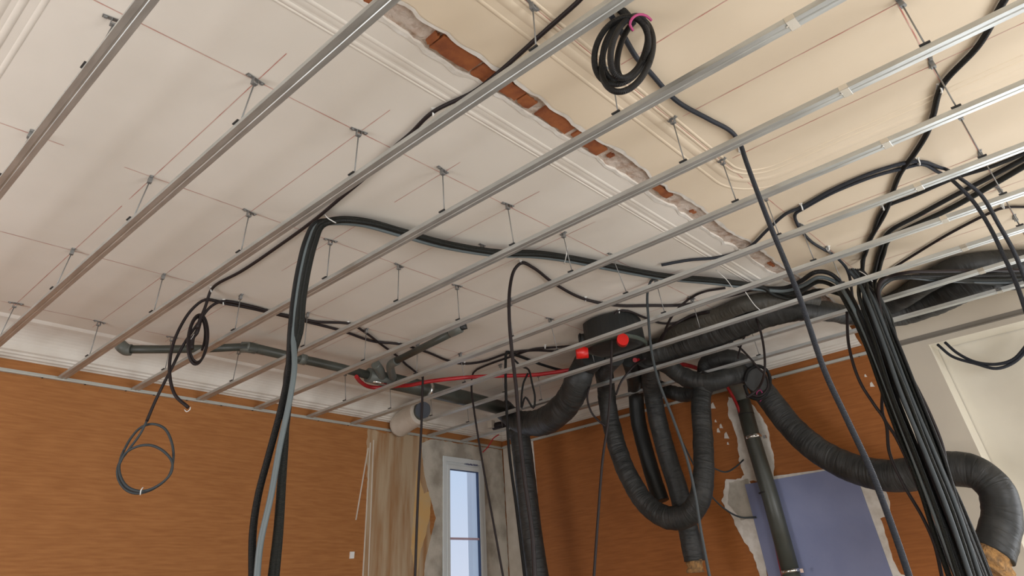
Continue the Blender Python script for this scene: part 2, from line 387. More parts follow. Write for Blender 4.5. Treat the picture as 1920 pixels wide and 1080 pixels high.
# ---- patches of bare plaster: ragged slabs a few millimetres proud of the wall
def patch(poly, nvec, th, m, jag=.012, seed=0, name='trim'):
    P = [V(p) for p in poly]; out = []
    n = len(P); c = sum(P, V()) / n
    for i in range(n):
        a, b = P[i], P[(i + 1) % n]; L = (b - a).length; k = max(1, int(L / .02)); d = (b - a).normalized(); s = d.cross(nvec).normalized()
        for j in range(k):
            p = a.lerp(b, j / k); w = noise.noise(p * 5 + V((seed, 0, 0))) * 1.2 + noise.noise(p * 22 + V((0, seed, 0)))
            out.append(p + s * w * jag)
    mb = MB(); mb.prism(out, nvec * th); o = mb.build(name, m); return struct(o)
NL = V((0, -1, 0)); NR = V((-1, 0, 0))
def pl(x, z): return V((x, wally(x), z))
patch([pl(4.50, 3.372), pl(5.46, 3.372), pl(5.44, 2.9), pl(5.52, 2.3), pl(5.40, 1.0), pl(4.55, 1.0), pl(4.56, 2.4)], NL, .004, M['strip'], .016, 1, 'trim_7')
patch([pl(5.28, 3.0), pl(5.40, 2.75), pl(5.52, 2.8), pl(5.50, 2.5), pl(5.36, 2.15), pl(5.30, 1.9), pl(5.22, 2.2)], NL, .006, M['yellow'], .012, 3, 'trim_8')
mb_poly = [pl(5.34, 3.30), pl(5.50, 3.37), pl(6.88, 3.37), pl(6.88, 1.0), pl(WX1, 1.0), pl(WX1, WZ1), pl(WX0, WZ1), pl(WX0, 1.0), pl(5.30, 1.0), pl(5.45, 2.1), pl(5.60, 2.5), pl(5.40, 2.95)]
patch(mb_poly, NL, .009, M['plaster'], .010, 5, 'trim_9')
patch([V((XR, .18, 3.385)), V((XR, -.37, 3.40)), V((XR, -.385, 1.0)), V((XR, .18, 1.0))], NR, .008, M['plaster_l'], .003, 6, 'trim_10')
patch([V((XR, -.355, 3.40)), V((XR, -.385, 3.40)), V((XR, -.40, 1.0)), V((XR, -.365, 1.0))], NR, .012, M['white_pl'], .003, 6, 'trim_11')
def pr_(*uv): return [onx(u, v, XR) for u, v in uv]
patch(pr_((1366, 745), (1400, 745), (1425, 775), (1440, 800), (1450, 850), (1455, 900), (1400, 905), (1385, 860), (1380, 810), (1368, 780)), NR, .006, M['white_pl'], .016, 8, 'trim_12')
patch(pr_((1362, 900), (1400, 892), (1412, 920), (1425, 990), (1442, 1090), (1425, 1085), (1412, 1040), (1378, 985), (1355, 940)), NR, .007, M['white_pl'], .02, 9, 'trim_13')
patch(pr_((1368, 905), (1402, 898), (1410, 930), (1416, 970), (1390, 975), (1365, 945)), NR, .010, M['plaster'], .015, 19, 'trim_14')
patch(pr_((1612, 905), (1655, 915), (1668, 940), (1672, 970), (1652, 972), (1662, 1010), (1675, 1050), (1690, 1075), (1720, 1090), (1668, 1090), (1640, 1010)), NR, .007, M['white_pl'], .012, 10, 'trim_15')
patch(pr_((1450, 893), (1560, 878), (1562, 884), (1452, 900)), NR, .012, M['white_pl'], .002, 11, 'trim_16')
for k, (u, v) in enumerate(((1342, 790), (1352, 800), (1362, 818), (1365, 832), (1347, 808), (1337, 762), (1623, 705), (1635, 722))):
    p = onx(u, v, XR); w = .012 + .008 * (k % 3)
    struct(MB().prism([p + V((0, -w, -w)), p + V((0, w, -.6 * w)), p + V((0, .5 * w, w)), p + V((0, -.4 * w, 1.5 * w))], (-.004, 0, 0)).build('trim_%d' % (17 + k), M['white_pl']))
# torn vertical strands left of the stripped strip
mb = MB()
for u0, v0, u1, v1 in ((690, 840, 667, 975), (694, 830, 680, 1080), (700, 825, 690, 1080)):
    a, b = onw(u0, v0), onw(u1, v1); w = V((.007, 0, 0)); o = V((0, -.006, 0)); mb.prism([a - w + o * 0, a + w, b + w, b - w], o)
struct(mb.build('trim_25', M['plaster_l']))
# blue-grey board on the right wall
bo = MB(); P = [V((XR - .006, -3.255, 2.455)), V((XR - .006, -4.375, 2.455)), V((XR - .006, -4.385, 1.1)), V((XR - .006, -3.255, 1.1))]
bo.prism(P, (-.012, 0, 0)); tag(bo.build('wall_board', M['blue_p']), 'blue-grey board fixed on the orange wall behind the grey downpipe', 'board')
tag(MB().box(onw(659, 1041) + V((0, -.008, 0)), (.05, .016, .06)).build('wall_tab', M['tie']), 'small white square tab on the orange wall left of the stripped plaster', 'tab')

# ---- window in wall_left
w = bpy.data.objects.new('window_1', None); COL.objects.link(w); w.location = pl((WX0 + WX1) / 2, WZ0); struct(w)
def fr(mb, x0, x1, z0, z1, t, d0, d1):
    for a, b, c, d in ((x0, x0 + t, z0, z1), (x1 - t, x1, z0, z1), (x0 + t, x1 - t, z1 - t, z1), (x0 + t, x1 - t, z0, z0 + t)): wbox(mb, a, b, c, d, d1 - d0, d0)
mb = MB(); fr(mb, WX0, WX1, WZ0, WZ1, .06, -.02, .06)
wbox(mb, WX0 + .06, WX1 - .06, 3.075, WZ1 - .06, .07, -.012)
struct(mb.build('window_frame', M['frame'], w, .004))
mb = MB(); fr(mb, WX0 + .062, WX1 - .062, WZ0 + .06, 3.10, .05, -.03, .03); struct(mb.build('window_sash', M['frame'], w, .004))
mb = MB(); fr(mb, WX0 + .112, WX1 - .112, WZ0 + .11, 3.05, .007, -.022, .02); struct(mb.build('gasket', M['frame_d'], w))
mb = MB(); fr(mb, WX0 - .002, WX1 + .002, WZ0 - .002, WZ1 + .002, .012, .06, .30); struct(mb.build('outer_reveal', M['outside'], w))
mb = MB(); wbox(mb, WX0 + .118, WX1 - .118, 2.285, 2.308, .02, -.01); struct(mb.build('glazing_bar', M['muntin'], w))
mb = MB(); wbox(mb, WX0 + .118, WX1 - .118, WZ0 + .11, 3.05, .006, .012); struct(mb.build('glass', M['glass'], w))
# marker scribbles on the head of the frame
mb = MB(); random.seed(3)
x = WX0 + .38
while x < WX1 - .1:
    for k in range(2):
        wbox(mb, x, x + .004 + random.random() * .010, 3.118 + random.random() * .008, 3.126 + random.random() * .016, .002, -.0225)
    x += .014
struct(mb.build('pencil_mark', mat('blue_pencil', (.16, .17, .28), .8), w))
# ================================================================ STEEL CHANNELS
CHX = [-.005, .598, 1.222, 1.825, 2.434, 3.045, 3.675, 4.268, 4.872, 5.464, 6.07]
ORD = ['first', 'second', 'third', 'fourth', 'fifth', 'sixth', 'seventh', 'eighth', 'ninth', 'tenth', 'eleventh']
HW, HH = .030, .026
def chprof(cx):   # open C, web downwards with centre groove
    t = .0012; b = TB
    p = [(-HW + .005, HH), (-HW, HH), (-HW, 0), (-.006, 0), (-.003, .003), (.003, .003), (.006, 0), (HW, 0), (HW, HH), (HW - .005, HH)]
    q = [(-HW + .005, HH - t), (-HW + t, HH - t), (-HW + t, t), (-.006, t), (-.003, .003 + t), (.003, .003 + t), (.006, t), (HW - t, t), (HW - t, HH - t), (HW - .005, HH - t)]
    return [V((x, 0, b + z)) for x, z in p] + [V((x, 0, b + z)) for x, z in reversed(q)]
spl = {3: (1487, 45), 4: (1588, 175), 5: (1662, 270), 6: (1723, 351), 7: (1770, 411), 8: (1810, 468), 9: (1846, 516), 2: None}
for i, x in enumerate(CHX):
    y1 = wally(x) - .012; y0 = YB + .02
    e = thing('ceiling_channel', (x, y1, TB), 'galvanised steel ceiling channel, %s of eleven from the top left of the photo' % ORD[i], 'channel', 'parallel ceiling channels')
    MB().extrude(chprof(x), (x, y1, 0), (x, y0, 0), True).build('rail', M['metal'], e)
    ys = onz(*spl[i], TB).y if spl.get(i) else -6.2
    if i >= 3:
        mb = MB(); t = .0014
        mb.box((x, ys, TB - t), (2 * HW + .008, .04, .002)); mb.box((x - HW - .002, ys, TB + HH / 2), (.002, .04, HH)); mb.box((x + HW + .002, ys, TB + HH / 2), (.002, .04, HH))
        mb.box((x - .008, ys + .022, TB - .0025), (.010, .012, .002))
        mb.build('splice', M['clamp'], e, .001)
# perimeter tracks
t = thing('perimeter_track', pl(3, TB), 'grey perimeter track screwed along the left orange wall under the cornice', 'track')
mb = MB(); wbox(mb, -1.2, 6.87, TB - .010, TB - .007, .024, -.026); wbox(mb, -1.2, 6.87, TB - .010, TB + .022, .002, -.003); wbox(mb, -1.2, 6.87, TB - .010, TB + .000, .002, -.028)
mb.build('track_rail', M['track'], t)
for x in (.75, 1.08, 1.41, 1.75, 2.0, 2.31, 2.66, 3.0, 3.35, 3.8, 4.2): MB().box((x, wally(x) - .016, TB - .012), (.012, .012, .006)).build('screw', M['clip_dark'], t)
t = thing('perimeter_track', (XR - .02, -2.5, TB), 'grey perimeter track along the right wall above the blue-grey board', 'track')
mb = MB(); mb.box((XR - .014, -2.37, TB - .002), (.028, 5.1, .003)); mb.box((XR - .0015, -2.37, TB + .013), (.003, 5.1, .034)); mb.box((XR - .028, -2.37, TB + .008), (.003, 5.1, .022))
mb.build('track_rail', M['track'], t)
for y in (-1.3, -2.0, -2.6, -3.9, -4.4, -4.8): MB().box((XR - .018, y, TB - .006), (.012, .012, .006)).build('screw', M['clip_dark'], t)

mb = MB(); mb.box((XR - .013, -6.6, TB - .001), (.026, 3.3, .003)); mb.box((XR - .0015, -6.6, TB + .02), (.003, 3.3, .05))  # track line carried on in a darker, browner colour
tag(mb.build('perimeter_track', mat('dark_track', (.20, .18, .15), .7)), 'dark perimeter track crossing the beige wall above the cream niche', 'track')
# ================================================================ HANGERS
ANC = {('A', 1): (30, 568), ('A', 2): (187, 603), ('A', 3): (323, 632), ('B', 1): (137, 468), ('B', 2): (307, 515), ('B', 3): (452, 553), ('B', 4): (577, 587), ('B', 5): (687, 617), ('B', 6): (783, 645), ('B', 7): (863, 662), ('B', 8): (938, 683),
 ('C', 0): (60, 248), ('C', 1): (283, 333), ('C', 2): (468, 397), ('C', 3): (620, 450), ('C', 4): (748, 497), ('C', 5): (857, 535), ('C', 7): (1031, 597), ('C', 8): (1102, 625),
 ('D', 0): (217, 37), ('D', 1): (479, 148), ('D', 2): (673, 245), ('D', 3): (830, 318), ('D', 4): (952, 383), ('D', 5): (1056, 437), ('D', 6): (1148, 477), ('D', 7): (1229, 523),
 ('E', 2): (998, 7), ('E', 4): (1260, 222), ('E', 5): (1353, 299), ('E', 7): (1500, 420), ('E', 8): (1552, 465), ('F', 4): (1687, 2), ('F', 5): (1745, 117), ('F', 7): (1837, 287)}
RN = {'A': 'row nearest left wall', 'B': 'second row from left wall', 'C': 'third row from left wall', 'D': 'row before the brick strip', 'E': 'row beyond the brick strip', 'F': 'row nearest top right'}
ORDC = ORD
for r, y in ROW.items():
    for i in range(0, 11):
        if (r, i) in ANC: p = onz(*ANC[(r, i)], CEIL); ax, ay = p.x, p.y
        else: ax, ay = .6 * i + .02, y
        u, v = proj((ax, ay, CEIL)); u2, v2 = proj((CHX[i], ay, TB))
        if not (-20 < u < 1940 and -20 < v < 1100) and not (0 < u2 < 1920 and 0 < v2 < 1080): continue
        if i in (10,) and r in 'EF': continue
        narrow = r == 'B' or (r == 'C' and i < 2) or (r, i) in (('E', 4), ('E', 5), ('D', 5))
        e = thing('rod_hanger', (ax, ay, CEIL), 'rod hanger on the %s channel from top left, %s' % (ORD[i], RN[r]), 'hanger', 'ceiling rod hangers')
        ca = .9 if narrow else (.12 if (i + ord(r)) % 2 else -.1); R = Matrix.Rotation(ca * math.pi / 2, 3, 'Z')
        mb = MB(); c = V((ax, ay, CEIL - .002))
        mb.box(c, (.10 if not narrow else .06, .022, .003), R)
        for s in (-1, 1):
            mb.box(c + R @ V((s * .036 if not narrow else s * .022, 0, -.004)), (.014, .014, .008), R)
            mb.box(c + R @ V((s * .012, 0, -.016)), (.003, .022, .03), R)
        mb.box(c + V((0, 0, -.030)), (.028, .024, .008), R)
        mb.build('bracket', M['zinc'], e, .0015)
        top = V((ax, ay, CEIL - .03)); bot = V((CHX[i] - .012, ay + .01, TB + HH + .004))
        MB().tube([top, (top + bot) / 2, bot], .0036, 6).build('rod', M['zinc'], e)
        mb = MB(); b = V((CHX[i], ay + .01, TB + HH + .005))
        mb.box(b, (2 * HW - .004, .034, .006)); mb.box(b + V((-HW - .001, 0, .001)), (.012, .045, .007)); mb.build('channel_clip', M['clip_dark'], e, .001)
# one empty anchor with no rod
p = onz(904, 459, CEIL)
mb = MB(); mb.box(p + V((0, 0, -.002)), (.06, .02, .003)); mb.box(p + V((-.01, 0, -.016)), (.003, .02, .028)); mb.box(p + V((.012, 0, -.016)), (.003, .02, .028))
tag(mb.build('empty_bracket', M['zinc']), 'empty ceiling bracket with no rod beside the thick black bundle', 'bracket')

# ================================================================ CABLES
def cable(spec, r, m, label, cat='cable', name='conduit', group=None, n=10, a=0, b=0, step=.03, raw=False):
    pts = smooth(path(spec, r) if not raw else spec, step)
    if a or b: pts = offs(pts, a, b)
    for p in pts:
        if p.z > CEIL - r - .002: p.z = CEIL - r - .002
    o = MB().tube(pts, r, n).build(name, M[m] if isinstance(m, str) else m)
    return tag(o, label, cat, group)
def clip(u, v, r, label, ang=0):
    p = onz(u, v, CEIL - r); mb = MB()
    pts = []
    for k in range(9):
        a = math.pi * k / 8; pts.append(p + Matrix.Rotation(ang, 3, 'Z') @ V((math.cos(a) * (r + .003), 0, -math.sin(a) * (r + .003))))
    pts = [pts[0] + V((0, 0, r))] + pts + [pts[-1] + V((0, 0, r))]
    mb.tube(pts, .005, 6); mb.box(p + V((0, 0, r - .004)), (.05, .022, .006), Matrix.Rotation(ang, 3, 'Z'))
    return tag(mb.build('conduit_clip', M['tie']), label, 'clip', 'conduit clips on the ceiling')
# K1: long single conduit from the top edge down to the left coil
K1 = [(1100, -14), (1085, 2), (1020, 60), (930, 140), (888, 172), (812, 210), (770, 250), (735, 280), (690, 328), (640, 370), (590, 412), (530, 456), (450, 510), (408, 532), (395, 545), (385, 575, '+', .02), (375, 600, '='), (370, 615, '=')]
cable(K1, .0115, 'brown_c', 'single black conduit crossing the ceiling diagonally from the top edge to the left coil')
clip(812, 211, .014, 'white clip on the single diagonal conduit near the third channel', .9)
clip(397, 543, .014, 'white clip where the diagonal conduit meets the small left coil', .9)
# left coil (oval seen edge-on), hanging under the hook point
H = hd(onz(385, 560, CEIL))
def loops(cu, cv, ru, rv, h, turns, r, jit, tilt=0, seed=1, start=-90, rad_j=None, depth=.012, dv=0):
    rnd = random.Random(seed); pts = []; n = int(turns * 22); ph = [rnd.uniform(0, 6.28) for _ in range(3)]
    for k in range(n + 1):
        a = math.radians(start) + 2 * math.pi * k / 22; q = k / 22
        s = 1 + jit * math.sin(q * 2.3 + ph[0]); ox = jit * ru * math.sin(q * 1.7 + ph[1]); oy = jit * rv * math.sin(q * 1.3 + ph[2])
        x, y = ru * s * math.cos(a) + ox, rv * s * math.sin(a) + oy
        c, t_ = math.cos(tilt), math.sin(tilt)
        pts.append(onh(cu + x * c - y * t_, cv + x * t_ + y * c + dv * q, h + depth * (q - turns / 2) + .06 * math.cos(a) * (depth / .012)))
    return pts
e = thing('cable_coil', onh(370, 635, H), 'small oval coil of dark cable hanging from the ceiling at left', 'coil')
MB().tube(smooth(loops(370, 632, 17, 43, H, 2.4, .01, .12, .08, 2)), .0095, 8).build('loops', M['brown_c'], e)
MB().tube(smooth([onh(376, 598, H), onh(368, 625, H - .01), onh(362, 632, H), onh(359, 655, H)]), .017, 8).build('taped_end', M['brown_c'], e)
MB().tube(smooth([onh(352, 634, H - .02), onh(358, 636, H - .03), onh(364, 626, H - .03)]), .002, 6).build('tie', M['tie'], e)
# twin cables that come along the ceiling and drop at the left
cable([(1080, 652, 'z', 3.66), (1040, 658), (1000, 657), (955, 662), (905, 678), (868, 682), (840, 676), (800, 660), (747, 645), (700, 640), (640, 620), (550, 597), (470, 578), (418, 568), (385, 562), (360, 580, '+', .01), (337, 615, '='), (322, 655, '='), (318, 700, '='), (328, 740, '='), (353, 764, '=')],
      .0115, 'brown_c', 'dark conduit dropping at left to a short hooked end with pale wires')
tag(MB().tube(smooth([onh(346, 768, H + .01), onh(350, 772, H), onh(356, 768, H), onh(357, 763, H)]), .003, 6).build('bare_wire', M['tie']), 'pale wire ends at the tip of the hooked conduit on the orange wall', 'wire')
cable([(1085, 648, 'z', 3.62), (1030, 652), (1000, 655), (960, 668), (900, 690), (887, 700), (884, 725, '+', .02), (889, 770, '='), (905, 870, '='), (925, 980, '='), (945, 1090, '=')],
      .0105, 'brown_c', 'thin dark cable hanging in front of the right edge of the narrow window')
cable([(793, 708, 'z', 3.62), (770, 690), (745, 668), (715, 646), (680, 620), (655, 607), (590, 603), (560, 596), (520, 588), (470, 574), (418, 565), (395, 575, '+', .0), (372, 605, '='), (345, 645, '='), (322, 690, '='), (292, 750, '='), (275, 790, '=')],
      .011, 'brown_c', 'dark conduit dropping at left into the ring of cable on the orange wall')
# big ring of cable
e = thing('cable_ring', onh(272, 880, H), 'double ring of grey cable hanging in front of the orange wall', 'coil')
MB().tube(smooth([onh(u, v, H + d) for u, v, d in ((275, 790, 0), (262, 815, 0), (240, 845, 0), (222, 872, .01), (221, 895, .02), (236, 918, .02), (258, 925, .02), (290, 915, .02), (316, 893, .02), (325, 860, .03), (322, 830, .03), (308, 803, .03), (283, 795, .03), (262, 803, .03), (245, 822, .02), (232, 845, .0))], .02), .0085, 8).build('loops', M['grey_c'], e)
MB().tube(smooth([onh(u, v, H + d) for u, v, d in ((232, 845, 0), (226, 860, -.01), (224, 885, -.01), (238, 912, -.01), (268, 921, -.01), (300, 908, -.01), (320, 888, -.01), (323, 868, -.01), (309, 848, -.01), (283, 835, -.01), (258, 837, -.01), (235, 850, -.01), (222, 875, -.01))], .02), .0085, 8).build('loops', M['grey_c'], e)
MB().tube(smooth([onh(263, 928, H - .03), onh(264, 920, H - .04), onh(268, 914, H - .03)]), .004, 6).build('tie', M['tie'], e)
clip(420, 567, .018, 'white clip holding the twin dark cables right of the small left coil', .9)
clip(653, 607, .014, 'white clip on the twin cables left of the grey branch pipe', .9)
clip(747, 646, .014, 'white clip on the dark cable beside the grey branch pipe', .9)
clip(871, 682, .014, 'white clip at the lowest bend of the thin cable left of the ventilation unit', .9)
clip(1022, 650, .014, 'white clip on the crossing cables just left of the ventilation unit', .9)
# cable from the grey tee straight down
cable([(793, 706, 'z', 3.45), (792, 740, '='), (790, 800, '='), (785, 900, '='), (781, 1000, '='), (778, 1090, '=')], .0115, 'brown_c', 'thin dark cable hanging straight down over the stripped plaster left of the window')
# K4 loop
cable([(1420, 543, 'z', 3.62), (1400, 546), (1340, 562), (1280, 572), (1220, 573), (1160, 573), (1097, 561), (1040, 532), (1000, 502), (978, 493), (965, 505, '+', .01), (956, 540, '='), (955, 600, '='), (960, 660, '+', .02), (968, 730, '='), (975, 820, '='), (984, 900, '='), (998, 1000, '='), (1003, 1090, '=')], .0125, 'brown_c', 'dark conduit arching from the ceiling centre and hanging beside the black vertical sleeve')
clip(976, 493, .014, 'white clip at the top of the arching conduit in the ceiling centre', .9)
clip(1097, 561, .014, 'white clip on the sagging conduit above the ventilation unit', .9)
# K5 thin grey
cable([(1228, 522), (1220, 528), (1214, 550, '+', 0.01), (1216, 600, '='), (1222, 660, '='), (1235, 715, '='), (1262, 785, '='), (1288, 860, '='), (1302, 920, '='), (1315, 1000, '='), (1332, 1090, '=')], .0105, 'grey_c', 'thin grey cable hanging in front of the deep U-shaped black duct')
# K6
cable([(1330, 586, 'z', 3.65), (1300, 592), (1265, 606), (1240, 606), (1205, 594), (1175, 583), (1157, 584), (1149, 600, '+', .02), (1147, 640, '='), (1145, 720, '='), (1140, 790, '='), (1130, 860, '='), (1122, 960, '='), (1113, 1090, '=')], .0105, 'brown_c', 'thin dark cable hanging between the two black ducts over the orange wall')
clip(1160, 584, .014, 'white clip above the ventilation unit', .9)
# K7 short thick stubs
cable([(1085, 690, 'z', 3.56), (1060, 695, 'z', 3.6), (1020, 685, 'z', 3.64), (985, 672), (962, 664), (950, 660), (948, 680, '='), (948, 710, '='), (950, 770, '='), (955, 850, '='), (968, 950, '='), (985, 1090, '=')], .014, 'black', 'short thick black conduit turning down left of the drooping black duct')
cable([(955, 665, 'z', 3.6), (975, 685, 'z', 3.5), (992, 695, 'z', 3.5), (998, 720, '='), (1003, 745, '='), (1000, 765, '='), (985, 745, '='), (978, 765, '='), (981, 720, '+', .02), (990, 700, '=')], .010, 'black', 'small tangled loop of black cable above the drooping duct')
# B1: main bundle
B1 = [(606, 409, 'z', 3.655), (625, 410, 'z', 3.655), (680, 414, 'z', 3.665), (750, 432, 'z', 3.665), (830, 455, 'z', 3.66), (930, 471, 'z', 3.65), (1000, 474, 'z', 3.66), (1060, 481, 'z', 3.665), (1140, 497, 'z', 3.665), (1240, 515, 'z', 3.66), (1350, 526, 'z', 3.65), (1420, 536, 'z', 3.65)]
HB = hd(onz(606, 409, 3.655))
names = ['uppermost', 'upper middle', 'lower middle', 'lowermost']
V1 = {0: [(473, 1090), (474, 1000), (484, 930), (505, 850), (526, 770), (540, 700)], 1: [(481, 1090), (488, 1020), (508, 930), (524, 840), (545, 740), (552, 690)],
      2: [(508, 1090), (519, 1000), (527, 900), (534, 820), (543, 740), (548, 690)], 3: [(516, 1090), (524, 1000), (530, 900), (535, 820), (536, 740), (540, 690)]}
tails = [[(1470, 540, 'z', 3.62), (1500, 528, 'z', 3.6), (1530, 510, 'z', 3.6), (1560, 515, 'z', 3.6), (1585, 540, 'z', 3.5), (1612, 590, 'h', 4.75), (1648, 680, '='), (1690, 790, '='), (1735, 900, '='), (1775, 1000, '='), (1808, 1090, '=')],
         [(1470, 545, 'z', 3.6), (1505, 535, 'z', 3.58), (1535, 520, 'z', 3.58), (1565, 528, 'z', 3.56), (1590, 560, 'h', 4.78), (1615, 610, '='), (1652, 700, '='), (1690, 800, '='), (1728, 900, '='), (1765, 1000, '='), (1798, 1090, '=')],
         [(1470, 550, 'z', 3.62), (1500, 546, 'z', 3.6), (1535, 528, 'z', 3.62), (1560, 535, 'z', 3.58), (1590, 575, 'h', 4.85), (1625, 650, '='), (1650, 720, '='), (1683, 810, '='), (1720, 900, '='), (1752, 1000, '='), (1783, 1090, '=')],
         [(1450, 552, 'z', 3.6), (1490, 560, 'z', 3.58), (1530, 545, 'z', 3.6), (1570, 550, 'z', 3.56), (1600, 590, 'h', 4.82), (1640, 670, '='), (1668, 750, '='), (1710, 850, '='), (1755, 950, '='), (1790, 1020, '='), (1820, 1090, '=')]]
for k in range(4):
    lo = [V(p) for p in path([(u, v, 'h', HB + (-.03 if k == 1 else .01 * k)) for u, v in V1[k]])]
    up = path([(545 + 6 * k, 620, 'h', HB), (551 + 6 * k, 560, 'h', HB), (561 + 6 * k, 500, 'h', HB), (574 + 6 * k, 450, 'h', HB), (590 + 5 * k, 420, 'h', HB)])
    mid = path(B1[1:]); oy = (-.040, -.014, .010, .034)[k]; dz = (0, -.024, -.004, -.026)[k]
    mid = [p + V((.4 * oy + .01 * math.sin(3 * j + k), -oy * 1.2, dz)) for j, p in enumerate(mid)]
    up = [p + V((0, 0, dz * .5)) for p in up]
    tl = path(tails[k])
    cable(lo + up + mid + tl, .018 if k != 1 else .0155, ['black', 'pale_c', 'black2', 'black2'][k], '%s black conduit of the thick ceiling bundle hanging down at left and right' % names[k] if k != 1 else 'grey-sheathed cable of the thick ceiling bundle, palest where it hangs at left', group='thick ceiling bundle', raw=True)
def strap(pts, label, r=.0035, m='tie'): return tag(MB().tube(smooth(pts), r, 6).build('cable_tie', M[m]), label, 'cable tie')
strap([onz(608, 400, 3.69), onz(616, 410, 3.62), onz(630, 418, 3.60)], 'white tie holding the thick bundle where it turns down at the left')
strap([onz(1064, 462, 3.68), onz(1062, 478, 3.60), onz(1058, 495, 3.60)], 'white tie around the thick bundle beside a rod in the ceiling centre')
strap([onz(1342, 506, 3.68), onz(1358, 520, 3.60), onz(1374, 540, 3.60)], 'shiny white tie on the thick bundle above the long black duct')
strap([onh(1611, 508, 4.7), onh(1624, 516, 4.66), onh(1636, 528, 4.66)], 'white tie at the head of the great cable bundle at right')
strap([onz(1398, 548, 3.42), onz(1415, 572, 3.41), onz(1428, 584, 3.42)], 'grey strap hanging across the long black duct')
# K2 conduit from the top coil
K2 = [(1140, 20), (1165, 60), (1195, 110), (1220, 137), (1270, 190), (1330, 224), (1370, 246), (1388, 270), (1398, 300, '+', .0), (1420, 360, '='), (1445, 425, '='), (1470, 485, '='), (1500, 560, '='), (1520, 620, '='), (1548, 700, '='), (1590, 790, '='), (1632, 880, '='), (1672, 985, '='), (1708, 1090, '=')]
cable(K2, .0135, 'blue_c', 'long conduit from the top coil hanging in front of all channels to the bottom right')
clip(1389, 284, .016, 'white clip where the long conduit from the coil leaves the ceiling', .4)
# top coil
HC = hd(onz(1160, 20, CEIL)) 
e = thing('conduit_coil', onh(1190, 40, HC), 'large coil of black ribbed conduit tied with a magenta strap at the top', 'coil')
for k, (cu, cv, ru, rv, tl_, h) in enumerate(((1165, 95, 47, 66, .42, -.02), (1172, 92, 38, 62, .38, .02), (1180, 88, 32, 60, .30, -.05), (1186, 92, 24, 58, .32, .05), (1176, 103, 44, 72, .36, .0))):
    h0 = HC + h; P = []
    for j in range(33):
        a = 2 * math.pi * j / 32; x, y = ru * math.cos(a), rv * math.sin(a); c, s = math.cos(tl_), math.sin(tl_)
        P.append(onh(cu + x * c - y * s, cv + x * s + y * c, h0 + .05 * math.sin(a + k)))
    MB().tube(smooth(P, .01), .0132, 10).build('loop', M['black'], e)
MB().tube(smooth([onh(1160, 14, HC), onh(1172, 26, HC), onh(1186, 42, HC)]), .02, 8).build('loop', M['black'], e)
MB().tube(smooth([onh(u, v, HC - d) for u, v, d in ((1187, 58, .07), (1181, 46, .09), (1186, 34, .1), (1198, 27, .1), (1212, 30, .08), (1221, 38, .05))]), .006, 8).build('strap', M['pink'], e)
# right-hand ceiling cables feeding the great bundle
cable([(1893, -14), (1880, 6), (1835, 85), (1768, 158), (1750, 215), (1738, 250), (1712, 292), (1688, 325), (1660, 398), (1632, 448), (1620, 480), (1617, 505, 'z', 3.6), (1622, 550, 'h', 4.72), (1640, 620, '='), (1672, 700, '='), (1715, 800, '='), (1762, 900, '='), (1800, 980, '='), (1845, 1090, '=')], .0155, 'black', 'black conduit running from the top right edge down into the great bundle')
clip(1762, 166, .02, 'white clip on the black conduit near the top right edge', .3)
C0 = [((1930, 284), (1860, 312), (1790, 334), (1715, 366), (1662, 387), (1650, 402), (1636, 440), (1616, 490)), ((1930, 292), (1860, 330), (1780, 372), (1720, 405), (1668, 434), (1650, 470), (1634, 520)), ((1930, 306), (1860, 347), (1780, 392), (1700, 430), (1668, 448), (1655, 480), (1640, 525)), ((1930, 388), (1880, 390), (1850, 402), (1780, 438), (1720, 474), (1675, 503), (1650, 525))]
ends = [((1630, 560), (1655, 640), (1690, 740), (1740, 850), (1785, 960), (1832, 1090)), ((1640, 560), (1668, 640), (1706, 740), (1748, 840), (1790, 940), (1838, 1090)), ((1648, 565), (1675, 640), (1715, 740), (1756, 850), (1800, 960), (1850, 1090)), ((1648, 580), (1662, 660), (1700, 760), (1745, 870), (1778, 960), (1815, 1090))]
cl = ['highest of the black conduits entering at the right edge into the great bundle', 'second black conduit entering at the right edge under the seventh channel', 'third black conduit entering at the right edge, thickest of the slanting pair', 'thin dark cable entering right of centre edge, lowest of the slanting feeders']
for k in range(4):
    rr = (.0125, .0155, .0185, .010)[k]
    sp_ = [(u, v) for u, v in C0[k]] + [(u, v, 'h', 4.70 + .05 * k) for u, v in ends[k]]
    cable(sp_, rr, ('black', 'black', 'black2', 'brown_c')[k], cl[k])
clip(1655, 389, .016, 'white clip on the upper feeder of the great bundle', .3)
clip(1880, 387, .013, 'white clip at the right edge on the thin dark feeder', .3)
# flat row of cables over the long duct
for k in range(5):
    v0 = (506, 513, 521, 529, 537)[k]
    cable([(1930, v0, 'z', 3.432), (1850, v0 + (1, 3, 3, 0, -6)[k], 'z', 3.432), (1760, (509, 517, 522, 526, 522)[k], 'z', 3.435), (1700, (511, 518, 519, 521, 518)[k], 'z', 3.45), (1665, 520 + 2 * k, 'z', 3.47), (1648, 535 + 4 * k, 'h', 4.75 + .03 * k), (1652 + 4 * k, 590, '='), (1675 + 4 * k, 680, '='), (1704 + 5 * k, 770, '='), (1742 + 6 * k, 880, '='), (1780 + 7 * k, 980, '='), (1822 + 7 * k, 1090, '=')],
          .0125, ('brown_c', 'black', 'black2', 'grey_c', 'black2')[k], '%s of five cables fanning across the long duct at right edge' % ('uppermost', 'second from the top', 'middle one', 'fourth, grey one', 'lowest')[k], group='fan of cables at the right edge')
